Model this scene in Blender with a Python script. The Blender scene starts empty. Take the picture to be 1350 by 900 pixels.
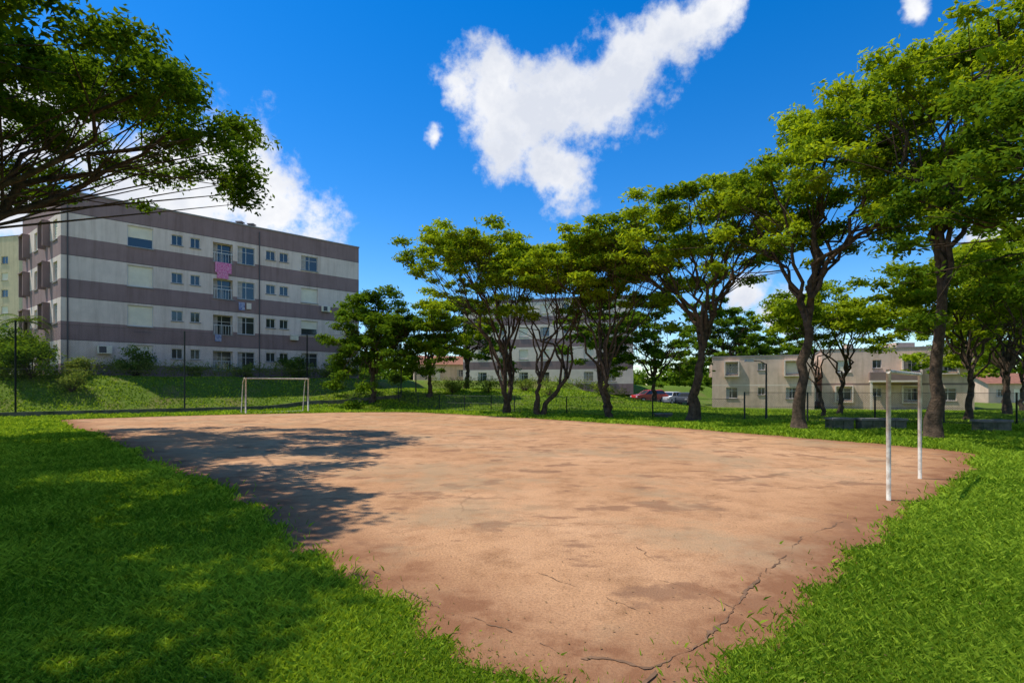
import bpy, math, random
import numpy as np
from mathutils import Vector
from mathutils.geometry import delaunay_2d_cdt
random.seed(3)
rng=np.random.default_rng(3)
D=bpy.data
scene=bpy.context.scene
def link(o):
    scene.collection.objects.link(o); return o

# ------------------------------------------------------------ materials
def mat(name, col, rough=0.8, var=0.0, scale=3.0, col2=None, bump=0.0, bscale=None, metal=0.0, detail=6, spec=0.3):
    m=D.materials.new(name); m.use_nodes=True
    nt=m.node_tree; b=nt.nodes['Principled BSDF']
    b.inputs['Roughness'].default_value=rough; b.inputs['Metallic'].default_value=metal
    b.inputs['Specular IOR Level'].default_value=spec
    c=(*col,1)
    if var>0 or col2:
        tc=nt.nodes.new('ShaderNodeTexCoord'); n=nt.nodes.new('ShaderNodeTexNoise')
        n.inputs['Scale'].default_value=scale; n.inputs['Detail'].default_value=detail; n.inputs['Roughness'].default_value=0.65
        nt.links.new(tc.outputs['Object'],n.inputs['Vector'])
        r=nt.nodes.new('ShaderNodeValToRGB')
        r.color_ramp.elements[0].position=0.35; r.color_ramp.elements[1].position=0.65
        a=col2 if col2 else tuple(x*(1-var) for x in col)
        r.color_ramp.elements[0].color=(*a,1)
        r.color_ramp.elements[1].color=(*col,1) if col2 else (*[min(1,x*(1+var*0.5)) for x in col],1)
        nt.links.new(n.outputs['Fac'],r.inputs['Fac']); nt.links.new(r.outputs['Color'],b.inputs['Base Color'])
        if bump>0:
            bn=nt.nodes.new('ShaderNodeBump'); bn.inputs['Strength'].default_value=bump; bn.inputs['Distance'].default_value=0.05
            n2=nt.nodes.new('ShaderNodeTexNoise'); n2.inputs['Scale'].default_value=bscale or scale*4; n2.inputs['Detail'].default_value=5
            nt.links.new(tc.outputs['Object'],n2.inputs['Vector'])
            nt.links.new(n2.outputs['Fac'],bn.inputs['Height']); nt.links.new(bn.outputs['Normal'],b.inputs['Normal'])
    else: b.inputs['Base Color'].default_value=c
    return m

def plaster(name,col,var=.10):
    # weathered render: broad mottling plus rain streaks running down the wall
    m=mat(name,col,.95,var=var,scale=.8,detail=9,spec=.15); nt=m.node_tree; b=nt.nodes['Principled BSDF']
    src=b.inputs['Base Color'].links[0].from_socket
    tc=nt.nodes.new('ShaderNodeTexCoord'); mp=nt.nodes.new('ShaderNodeMapping'); mp.inputs['Scale'].default_value=(1.6,1.6,.12)
    nt.links.new(tc.outputs['Object'],mp.inputs['Vector'])
    n=nt.nodes.new('ShaderNodeTexNoise'); n.inputs['Scale'].default_value=1.5; n.inputs['Detail'].default_value=7; n.inputs['Roughness'].default_value=.7
    nt.links.new(mp.outputs[0],n.inputs['Vector'])
    r=nt.nodes.new('ShaderNodeValToRGB'); r.color_ramp.elements[0].position=.34; r.color_ramp.elements[1].position=.54
    r.color_ramp.elements[0].color=(.84,.82,.80,1); r.color_ramp.elements[1].color=(1.02,1.02,1.02,1)
    nt.links.new(n.outputs['Fac'],r.inputs['Fac'])
    x=nt.nodes.new('ShaderNodeMix'); x.data_type='RGBA'; x.blend_type='MULTIPLY'; x.inputs[0].default_value=1
    nt.links.new(src,x.inputs[6]); nt.links.new(r.outputs['Color'],x.inputs[7]); nt.links.new(x.outputs[2],b.inputs['Base Color'])
    return m

def leafmat(name, dark, light, transl=0.4):
    m=D.materials.new(name); m.use_nodes=True; nt=m.node_tree; nt.nodes.clear()
    out=nt.nodes.new('ShaderNodeOutputMaterial')
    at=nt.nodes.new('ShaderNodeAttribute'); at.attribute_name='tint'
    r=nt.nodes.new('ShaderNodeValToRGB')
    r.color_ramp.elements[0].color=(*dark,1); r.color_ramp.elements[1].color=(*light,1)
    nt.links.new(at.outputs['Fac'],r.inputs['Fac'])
    d=nt.nodes.new('ShaderNodeBsdfDiffuse'); t=nt.nodes.new('ShaderNodeBsdfTranslucent')
    hs=nt.nodes.new('ShaderNodeHueSaturation'); hs.inputs['Hue'].default_value=0.48; hs.inputs['Value'].default_value=1.4; hs.inputs['Saturation'].default_value=1.05
    nt.links.new(r.outputs['Color'],d.inputs['Color']); nt.links.new(r.outputs['Color'],hs.inputs['Color']); nt.links.new(hs.outputs['Color'],t.inputs['Color'])
    mx=nt.nodes.new('ShaderNodeMixShader'); mx.inputs[0].default_value=transl
    nt.links.new(d.outputs[0],mx.inputs[1]); nt.links.new(t.outputs[0],mx.inputs[2])
    nt.links.new(mx.outputs[0],out.inputs['Surface'])
    return m

M={}
M['bark']=mat('bark',(0.12,0.082,0.055),0.95,col2=(0.04,0.03,0.021),scale=5,bump=0.8,bscale=18,spec=.1)
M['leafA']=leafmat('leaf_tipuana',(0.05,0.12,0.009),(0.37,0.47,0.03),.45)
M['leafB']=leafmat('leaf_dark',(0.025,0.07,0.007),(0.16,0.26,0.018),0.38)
M['leafC']=leafmat('leaf_hedge',(0.06,0.12,0.012),(0.30,0.35,0.06),0.3)
M['blade']=leafmat('grass_blade',(0.085,0.18,0.010),(0.38,0.52,0.045),0.35)
M['render_light']=plaster('render_light',(0.74,0.60,0.50))
M['render_mauve']=plaster('render_mauve',(0.29,0.195,0.18))
M['render_beige']=plaster('render_beige',(0.68,0.50,0.37),.16)
M['surround']=mat('window_surround',(0.76,0.63,0.50),0.9,var=0.1,scale=1)
M['render_brown']=mat('render_brown',(0.25,0.17,0.14),0.9,var=0.15,scale=0.7)
M['render_tan']=plaster('render_tan',(0.70,0.55,0.34),.1)
M['glass']=mat('window_glass',(0.03,0.035,0.04),0.08,spec=0.8)
M['curtain']=mat('curtain',(0.42,0.38,0.33),0.9,var=0.2,scale=4)
M['frame']=mat('window_frame',(0.62,0.60,0.56),0.5)
M['shutter']=mat('roller_shutter',(0.80,0.72,0.55),0.6,var=0.08,scale=2)
M['roof']=mat('roof_concrete',(0.30,0.27,0.25),0.9,var=0.2,scale=1)
M['stain']=mat('pipe_grey',(0.10,0.09,0.09),0.7)
M['pink']=mat('towel_pink',(0.62,0.06,0.24),0.9,col2=(0.75,0.40,0.52),scale=9)
M['cloth']=mat('laundry_blue',(0.10,0.14,0.35),0.9,col2=(0.5,0.5,0.55),scale=5)
M['white']=mat('white_paint',(0.68,0.62,0.51),0.6,col2=(0.38,0.29,0.21),scale=7)
M['metal_dark']=mat('fence_metal',(0.035,0.04,0.035),0.6,metal=0.3)
M['wire']=mat('fence_wire',(0.06,0.065,0.06),0.6,metal=0.3)
M['concrete']=mat('concrete',(0.22,0.20,0.17),0.95,var=0.4,scale=2.5,bump=0.4)
M['mossy']=mat('mossy_concrete',(0.16,0.15,0.11),0.95,col2=(0.05,0.06,0.03),scale=2)
M['crack']=mat('crack_dirt',(0.20,0.11,0.058),0.95,var=0.4,scale=6)
M['carred']=mat('car_paint_red',(0.45,0.02,0.02),0.25,spec=0.6)
M['carwhite']=mat('car_paint_white',(0.7,0.7,0.7),0.25,spec=0.6)
M['cargrey']=mat('car_paint_grey',(0.10,0.11,0.13),0.25,spec=0.6)
M['tyre']=mat('tyre',(0.02,0.02,0.02),0.9)
M['road']=mat('asphalt',(0.07,0.07,0.07),0.9,var=0.3,scale=1.5)
M['tile']=mat('clay_tile',(0.28,0.12,0.07),0.85,var=0.3,scale=2)

# ------------------------------------------------------------ mesh helper
class MB:
    def __init__(s): s.v=[]; s.f=[]; s.m=[]; s.ms=[]
    def mi(s,k):
        if k not in s.ms: s.ms.append(k)
        return s.ms.index(k)
    def face(s,pts,k):
        i=len(s.v); s.v.extend([tuple(p) for p in pts]); s.f.append(tuple(range(i,i+len(pts)))); s.m.append(s.mi(k))
    def hexa(s,p,k):
        i=len(s.v); s.v.extend([tuple(q) for q in p]); m=s.mi(k)
        for f in ((0,3,2,1),(4,5,6,7),(0,1,5,4),(1,2,6,5),(2,3,7,6),(3,0,4,7)):
            s.f.append(tuple(i+a for a in f)); s.m.append(m)
    def box(s,x0,x1,y0,y1,z0,z1,k):
        s.hexa([(x0,y0,z0),(x1,y0,z0),(x1,y1,z0),(x0,y1,z0),(x0,y0,z1),(x1,y0,z1),(x1,y1,z1),(x0,y1,z1)],k)
    def tube(s,pts,rad,k,sides=8,cap=True):
        m=s.mi(k); pts=[Vector(p) for p in pts]; n=len(pts)
        base=len(s.v); ref=Vector((0.31,0.95,0.1)).normalized()
        for j,p in enumerate(pts):
            t=(pts[min(j+1,n-1)]-pts[max(j-1,0)]).normalized()
            a=t.cross(ref)
            if a.length<0.05: a=t.cross(Vector((1,0,0)))
            a.normalize(); b=t.cross(a)
            r=rad[j] if hasattr(rad,'__len__') else rad
            for q in range(sides):
                an=2*math.pi*q/sides
                s.v.append(tuple(p+(a*math.cos(an)+b*math.sin(an))*r))
        for j in range(n-1):
            for q in range(sides):
                a0=base+j*sides+q; a1=base+j*sides+(q+1)%sides
                s.f.append((a0,a1,a1+sides,a0+sides)); s.m.append(m)
        if cap:
            s.f.append(tuple(base+q for q in range(sides))); s.m.append(m)
            s.f.append(tuple(base+(n-1)*sides+q for q in range(sides-1,-1,-1))); s.m.append(m)
    def obj(s,name,smooth=False,loc=(0,0,0),rot=0):
        me=D.meshes.new(name); me.from_pydata(s.v,[],s.f)
        for k in s.ms: me.materials.append(M[k])
        me.polygons.foreach_set('material_index',s.m)
        if smooth: me.polygons.foreach_set('use_smooth',[True]*len(s.f))
        me.update()
        o=link(D.objects.new(name,me)); o.location=loc; o.rotation_euler=(0,0,rot); return o

# ------------------------------------------------------------ terrain
def sm(a,b,x):
    t=np.clip((x-a)/(b-a),0,1); return t*t*(3-2*t)
def H(x,y):
    x=np.asarray(x,float); y=np.asarray(y,float)
    s=-.687*(x+24.2)+.727*(y-28.5); 
    b1=2.5*sm(5.0,11.0,s)
    b2=1.5*sm(39.5,50,y)*(1-sm(4,17,x))
    dn=-.55*sm(33,52,y)*sm(13,24,x)
    mi=0.06*np.sin(x*.9+1)*np.sin(y*.7)*sm(36,44,y)
    return np.maximum(b1,b2)+dn+mi
def Hs(x,y): return float(H(x,y))

gx=np.concatenate([[-1500,-700,-400,-250,-170,-130,-100],np.arange(-80,80.1,1.0),[100,130,170,250,400,700,1500]])
gy=np.concatenate([[-300,-100,-50,-25],np.arange(-12,100.1,1.0),[110,125,150,190,250,350,500,800,1300,2000]])
X,Y=np.meshgrid(gx,gy); Z=H(X,Y)
vs=np.stack([X.ravel(),Y.ravel(),Z.ravel()],1); nx=len(gx); ny=len(gy)
fs=[(j*nx+i,j*nx+i+1,(j+1)*nx+i+1,(j+1)*nx+i) for j in range(ny-1) for i in range(nx-1)]
me=D.meshes.new('grass_ground'); me.from_pydata(vs.tolist(),[],fs); me.polygons.foreach_set('use_smooth',[True]*len(fs))
gm=D.materials.new('lawn'); gm.use_nodes=True; nt=gm.node_tree; bs=nt.nodes['Principled BSDF']; bs.inputs['Roughness'].default_value=0.95; bs.inputs['Specular IOR Level'].default_value=0.1
tc=nt.nodes.new('ShaderNodeTexCoord')
def noise(nt,scale,det=6,ro=0.6,vec=None):
    n=nt.nodes.new('ShaderNodeTexNoise'); n.inputs['Scale'].default_value=scale; n.inputs['Detail'].default_value=det; n.inputs['Roughness'].default_value=ro
    nt.links.new(vec,n.inputs['Vector']); return n
def ramp(nt,src,stops):
    r=nt.nodes.new('ShaderNodeValToRGB'); els=r.color_ramp.elements
    while len(els)<len(stops): els.new(0.5)
    for e,(p,c) in zip(els,stops): e.position=p; e.color=(*c,1)
    nt.links.new(src,r.inputs['Fac']); return r
def mix(nt,f,a,b,mode='MIX'):
    m=nt.nodes.new('ShaderNodeMix'); m.data_type='RGBA'; m.blend_type=mode
    if isinstance(f,(int,float)): m.inputs[0].default_value=f
    else: nt.links.new(f,m.inputs[0])
    for i,q in ((6,a),(7,b)):
        if isinstance(q,tuple): m.inputs[i].default_value=(*q,1)
        else: nt.links.new(q,m.inputs[i])
    return m.outputs[2]
ob=tc.outputs['Object']
n1=noise(nt,9,8,0.8,ob); r1=ramp(nt,n1.outputs['Fac'],[(0.3,(0.05,0.085,0.010)),(0.5,(0.13,0.20,0.020)),(0.7,(0.24,0.31,0.035))])
n2=noise(nt,0.25,5,0.7,ob); r2=ramp(nt,n2.outputs['Fac'],[(0.50,(0,0,0)),(0.66,(.8,.8,.8))])
n3=noise(nt,60,3,0.6,ob); r3=ramp(nt,n3.outputs['Fac'],[(0.35,(0.55,0.55,0.55)),(0.65,(1.25,1.25,1.25))])
c=mix(nt,r2.outputs['Color'],r1.outputs['Color'],(0.22,0.18,0.06))
c=mix(nt,1.0,c,r3.outputs['Color'],'MULTIPLY')
nt.links.new(c,bs.inputs['Base Color'])
bn=nt.nodes.new('ShaderNodeBump'); bn.inputs['Strength'].default_value=0.7; bn.inputs['Distance'].default_value=0.06; nt.links.new(n1.outputs['Fac'],bn.inputs['Height']); nt.links.new(bn.outputs['Normal'],bs.inputs['Normal'])
me.materials.append(gm); link(D.objects.new('grass_ground',me))

# ------------------------------------------------------------ court
cp=[(.62,2.75),(1.31,3.22),(2.2,4.4),(3.2,5.3),(4.8,6.75),(6.8,8.4),(9.2,10.9),(11.9,13.6),(12.2,14.4),(10.8,16.9),(9.1,19.9),(6.8,23.1),(3.3,27.2),(-1.6,32.2),(-7.1,36.9),(-11.8,36.6),(-17.3,33.9),(-21.3,31.2),(-24,28.3),(-23,27),(-15.8,20.0),(-8.9,12.9),(-4.8,8.75),(-1.87,5.33),(-.1,3.35)]
def densify(cp,step):
    out=[]
    for i in range(len(cp)):
        a=np.array(cp[i]); b=np.array(cp[(i+1)%len(cp)]); L=np.linalg.norm(b-a); k=max(1,int(L/step))
        for j in range(k): out.append(a+(b-a)*j/k)
    return np.array(out)
poly=densify(cp,0.10)
for _ in range(15): poly=(np.roll(poly,1,0)+poly*2+np.roll(poly,-1,0))/4
n=len(poly); t=np.arange(n)
tang=np.roll(poly,-1,0)-np.roll(poly,1,0); tang/=np.linalg.norm(tang,axis=1)[:,None]
nor=np.stack([tang[:,1],-tang[:,0]],1)
off=np.zeros(n)
for f,a in ((3,.06),(7,.07),(13,.07),(31,.06),(67,.06),(131,.05),(211,.045),(337,.03)):
    off+=a*np.sin(2*np.pi*f*t/n+rng.uniform(0,6.28))
off+=rng.normal(0,.018,n)
outer=poly+nor*(off[:,None]+0.03)
def inside(px,py,pg):
    res=np.zeros(len(px),bool); x1,y1=pg[:,0],pg[:,1]; x2,y2=np.roll(x1,-1),np.roll(y1,-1)
    for a,b,c_,d_ in zip(x1,y1,x2,y2):
        cond=((b>py)!=(d_>py))
        if b==d_: continue
        xi=(c_-a)*(py-b)/(d_-b)+a
        res^=cond&(px<xi)
    return res
GX,GY=np.meshgrid(np.arange(-25,14,.45),np.arange(2,39,.45)); gp=np.stack([GX.ravel(),GY.ravel()],1)+rng.uniform(-.06,.06,(GX.size,2))
gp=gp[inside(gp[:,0],gp[:,1],outer)]
dist=np.array([np.sqrt(((outer[::2]-p)**2).sum(1)).min() for p in gp]); gp=gp[dist>.18]; dist=dist[dist>.18]
allp=[Vector(p) for p in outer]+[Vector(p) for p in gp]
res=delaunay_2d_cdt(allp,[],[list(range(n))],1,1e-5)
ev=[]
for v_,orig in zip(res[0],res[3]):
    if orig and orig[0]>=n: ev.append(max(0,1-dist[orig[0]-n]/1.7))
    else: ev.append(1.0)
me=D.meshes.new('sports_court'); me.from_pydata([(v_[0],v_[1],.008 if e==1 else .02) for v_,e in zip(res[0],ev)],[],[tuple(f) for f in res[2]])
at=me.attributes.new('edge','FLOAT','POINT'); at.data.foreach_set('value',ev)
me.polygons.foreach_set('use_smooth',[True]*len(me.polygons))
cm=D.materials.new('court_surface'); cm.use_nodes=True; nt=cm.node_tree; bs=nt.nodes['Principled BSDF']; bs.inputs['Roughness'].default_value=0.95; bs.inputs['Specular IOR Level'].default_value=0.1
tc=nt.nodes.new('ShaderNodeTexCoord'); ob=tc.outputs['Object']
a=noise(nt,0.22,5,0.65,ob); ra=ramp(nt,a.outputs['Fac'],[(0.32,(0.42,0.218,0.103)),(0.5,(0.50,0.275,0.138)),(0.68,(0.58,0.335,0.178))])
b=noise(nt,1.6,8,0.7,ob); rb=ramp(nt,b.outputs['Fac'],[(0.30,(0.66,0.62,0.59)),(0.52,(1,1,1)),(0.75,(1.10,1.10,1.08))])
c=mix(nt,1.0,ra.outputs['Color'],rb.outputs['Color'],'MULTIPLY')
g=noise(nt,45,4,0.7,ob); rg_=ramp(nt,g.outputs['Fac'],[(0.3,(0.62,0.62,0.62)),(0.5,(1,1,1)),(0.72,(1.28,1.25,1.2))])
c=mix(nt,1.0,c,rg_.outputs['Color'],'MULTIPLY')
mp=nt.nodes.new('ShaderNodeMapping'); mp.inputs['Location'].default_value=(3.1,7.7,0); mp.inputs['Scale'].default_value=(0.75,1.0,1); nt.links.new(ob,mp.inputs['Vector'])
s=noise(nt,1.2,6,0.55,mp.outputs['Vector']); rs=ramp(nt,s.outputs['Fac'],[(0.575,(0,0,0)),(0.625,(0.75,0.75,0.75))])
c=mix(nt,rs.outputs['Color'],c,(0.24,0.125,0.068))
mp2=nt.nodes.new('ShaderNodeMapping'); mp2.inputs['Location'].default_value=(11,2,0); nt.links.new(ob,mp2.inputs['Vector'])
w=noise(nt,0.35,8,0.72,mp2.outputs['Vector']); rw=ramp(nt,w.outputs['Fac'],[(0.50,(0,0,0)),(0.62,(0.65,0.65,0.65))])
c=mix(nt,rw.outputs['Color'],c,(0.36,0.25,0.14))
ea=nt.nodes.new('ShaderNodeAttribute'); ea.attribute_name='edge'
ad=nt.nodes.new('ShaderNodeMath'); ad.operation='MULTIPLY_ADD'; nt.links.new(b.outputs['Fac'],ad.inputs[0]); ad.inputs[1].default_value=1.9; nt.links.new(ea.outputs['Fac'],ad.inputs[2])
mr=nt.nodes.new('ShaderNodeMapRange'); mr.inputs[1].default_value=1.35; mr.inputs[2].default_value=1.9; nt.links.new(ad.outputs[0],mr.inputs[0])
c=mix(nt,mr.outputs[0],c,(0.25,0.115,0.055))
nz=noise(nt,1.2,4,0.6,ob); mv=nt.nodes.new('ShaderNodeVectorMath'); mv.operation='MULTIPLY_ADD'; nt.links.new(nz.outputs['Color'],mv.inputs[0]); mv.inputs[1].default_value=(0.9,0.9,0); nt.links.new(ob,mv.inputs[2])
vo=nt.nodes.new('ShaderNodeTexVoronoi'); vo.feature='DISTANCE_TO_EDGE'; vo.inputs['Scale'].default_value=0.24; nt.links.new(mv.outputs[0],vo.inputs['Vector'])
rv=ramp(nt,vo.outputs['Distance'],[(0.0,(0.45,0.45,0.45)),(0.007,(0,0,0))])
km=ramp(nt,a.outputs['Fac'],[(0.45,(0,0,0)),(0.55,(1,1,1))])
kk=mix(nt,1.0,rv.outputs['Color'],km.outputs['Color'],'MULTIPLY')
c=mix(nt,kk,c,(0.20,0.11,0.06))
nt.links.new(c,bs.inputs['Base Color'])
bn=nt.nodes.new('ShaderNodeBump'); bn.inputs['Strength'].default_value=0.6; bn.inputs['Distance'].default_value=0.02; nt.links.new(g.outputs['Fac'],bn.inputs['Height']); nt.links.new(bn.outputs['Normal'],bs.inputs['Normal'])
me.materials.append(cm); link(D.objects.new('sports_court',me))

# cracks as thin dirt-filled strips
cr=MB()
def crack(pts,w,jit=0.05,z=0.025,gap=0.0):
    P=[]
    for i in range(len(pts)-1):
        a=np.array(pts[i]);b=np.array(pts[i+1]);L=np.linalg.norm(b-a);k=max(2,int(L/0.035))
        for j in range(k): P.append(a+(b-a)*j/k)
    P=np.array(P); m=len(P); ph=rng.uniform(0,6,5)
    for _ in range(6): P[1:-1]=(P[:-2]+P[1:-1]*2+P[2:])/4
    tt=np.arange(m)
    wob=sum(jit*aa*np.sin(tt*ff+pp) for aa,ff,pp in zip((1,.5,.4,.25,.15),(.06,.17,.45,1.1,2.3),ph))
    tg=np.gradient(P,axis=0); tg/=np.linalg.norm(tg,axis=1)[:,None]+1e-9; nn=np.stack([-tg[:,1],tg[:,0]],1)
    P=P+nn*wob[:,None]+rng.normal(0,.003,P.shape)
    ww=w*(0.1+rng.random(m)*1.1)*(.55+.45*np.sin(tt*.23+ph[0])); ww[0]=ww[-1]=0.001
    on=True
    for i in range(m-1):
        if rng.random()<.07: on=rng.random()>gap
        if not on: continue
        a0=P[i]+nn[i]*ww[i]; a1=P[i]-nn[i]*ww[i]; b0=P[i+1]+nn[i+1]*ww[i+1]; b1=P[i+1]-nn[i+1]*ww[i+1]
        cr.face([(*a0,z),(*a1,z),(*b1,z),(*b0,z)],'crack')
crack([(2.35,4.95),(1.75,4.15),(1.15,3.5),(.85,3.26),(.62,3.4),(.4,3.4)],0.024,0.022,gap=.1)
crack([(2.35,4.95),(3.6,6.3),(5.2,7.6)],0.012,0.04,gap=.4)
crack([(.4,3.4),(-.4,4.0),(-1.6,5.4)],0.008,0.04,gap=.65)
crack([(1.45,5.1),(1.1,6.6),(2.2,8.2),(4.4,8.9),(7.2,10.2)],0.008,0.06,gap=.45)
crack([(7.2,10.2),(5.5,13.0),(6.8,15.1),(9.8,15.6)],0.012,0.08,gap=.4)
crack([(1.0,4.1),(.7,4.5),(.2,5.0)],0.006,0.03,gap=.4)
crack([(.85,3.26),(.7,3.0),(.75,2.8)],0.015,0.02)
crack([(1.75,4.15),(1.6,4.5),(1.3,4.8)],0.006,0.02,gap=.3)
crack([(-3,16),(1,15),(4.5,17),(8,18)],0.014,0.12,gap=.5)
cr.obj('court_cracks')

# ------------------------------------------------------------ leaves/quads mesh
def quads(v,name,mats,mi,tint,extra=None):
    N=len(v); me=D.meshes.new(name)
    vv=v.reshape(-1,3); nv=len(vv); li=np.arange(nv); ls=np.arange(N)*4; lt=np.full(N,4)
    if extra is not None:
        ev,ef,em=extra
        vv=np.concatenate([vv,ev]); 
        efl=[i for f in ef for i in f]; lt2=np.array([len(f) for f in ef])
        li=np.concatenate([li,np.array(efl)+nv]); ls=np.concatenate([ls,nv+np.concatenate([[0],np.cumsum(lt2)[:-1]])]); lt=np.concatenate([lt,lt2])
        mi=np.concatenate([mi,em]); tint=np.concatenate([tint,np.full(len(ef),.5)])
    me.vertices.add(len(vv)); me.vertices.foreach_set('co',vv.ravel().astype(np.float32))
    me.loops.add(len(li)); me.loops.foreach_set('vertex_index',li.astype(np.int32))
    me.polygons.add(len(ls)); me.polygons.foreach_set('loop_start',ls.astype(np.int32)); me.polygons.foreach_set('loop_total',lt.astype(np.int32))
    me.polygons.foreach_set('material_index',mi.astype(np.int32))
    smf=np.zeros(len(ls),bool); smf[N:]=True; me.polygons.foreach_set('use_smooth',smf)
    for k in mats: me.materials.append(M[k])
    me.update(calc_edges=True)
    at=me.attributes.new('tint','FLOAT','FACE'); at.data.foreach_set('value',tint.astype(np.float32))
    return link(D.objects.new(name,me))
def make_blades():
    N=760000
    d=np.exp(rng.uniform(np.log(2.4),np.log(52),N)); b=rng.uniform(-1.06,1.06,N)
    x=b*d; y=d
    jit=np.where(rng.random(N)<.12,.22,.06)
    jx=x+rng.normal(0,1,N)*jit; jy=y+rng.normal(0,1,N)*jit
    k=~inside(jx,jy,outer[::2])
    k&=~((x>-33)&(x<-16)&(y>39+(x+33)*.94-.5))
    x,y,d=x[k],y[k],d[k]
    patch=np.sin(x*1.7+np.sin(y*1.3)*1.5)*np.sin(y*1.9+np.cos(x*1.1)*1.3)
    N=len(x); sc=np.maximum(d/4,0.75)
    h=rng.uniform(.025,.075,N)*(1+.35*patch)*np.minimum(sc,4)**.45
    w=rng.uniform(.0035,.0065,N)*sc
    an=rng.uniform(0,2*np.pi,N); la=rng.uniform(0,2*np.pi,N); lean=rng.uniform(.2,1.3,N)*h
    z=H(x,y)
    base=np.stack([x,y,z],1)
    sd=np.stack([np.cos(an),np.sin(an),np.zeros(N)],1)*w[:,None]
    ld=np.stack([np.cos(la),np.sin(la),np.zeros(N)],1)*lean[:,None]
    up=np.zeros((N,3)); up[:,2]=h
    v=np.empty((N,4,3))
    v[:,0]=base-sd; v[:,1]=base+sd; v[:,2]=base+ld*.35+up*.65+sd*.8; v[:,3]=base+ld+up
    big=np.sin(x*.5+2)*np.sin(y*.43+x*.2)
    tint=np.clip(rng.normal(.44,.30,N)+.18*patch+.14*big,0,1)
    quads(v,'grass',['blade'],np.zeros(N,int),tint)
make_blades()

# ------------------------------------------------------------ trees
def leaves_for(clumps,nl,ls,r,crange=(.1,.9),updown=.5):
    V=[];T=[]
    for (c,rx,rz) in clumps:
        k=max(8,int(nl*rx*rx))
        p=r.normal(0,1,(k,3)); p/=np.linalg.norm(p,axis=1)[:,None]
        rad=r.random(k)**.5
        lump=1+.45*np.sin(p[:,0]*5+c[0]*3)*np.sin(p[:,1]*5+c[1]*3)
        p=p*rad[:,None]*lump[:,None]*np.array([rx,rx,rz])
        cc=np.array(c)+p
        nrm=r.normal(0,.55,(k,3)); nrm[:,2]+=updown+.3; nrm+=p/np.array([rx,rx,rz])*.3; nrm/=np.linalg.norm(nrm,axis=1)[:,None]
        a=np.cross(nrm,r.normal(0,1,(k,3))); a/=np.linalg.norm(a,axis=1)[:,None]+1e-9
        b=np.cross(nrm,a)
        s=ls*r.uniform(.6,1.3,k)
        a*=s[:,None]; b*=(s*.42)[:,None]
        v=np.empty((k,4,3)); v[:,0]=cc-a; v[:,1]=cc+b; v[:,2]=cc+a; v[:,3]=cc-b
        V.append(v)
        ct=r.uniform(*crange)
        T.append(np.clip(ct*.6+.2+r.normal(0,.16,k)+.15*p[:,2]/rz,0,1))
    return np.concatenate(V),np.concatenate(T)
def bez(a,b,c,d,n):
    t=np.linspace(0,1,n)[:,None]
    return (1-t)**3*a+3*(1-t)**2*t*b+3*(1-t)*t*t*c+t**3*d
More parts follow.
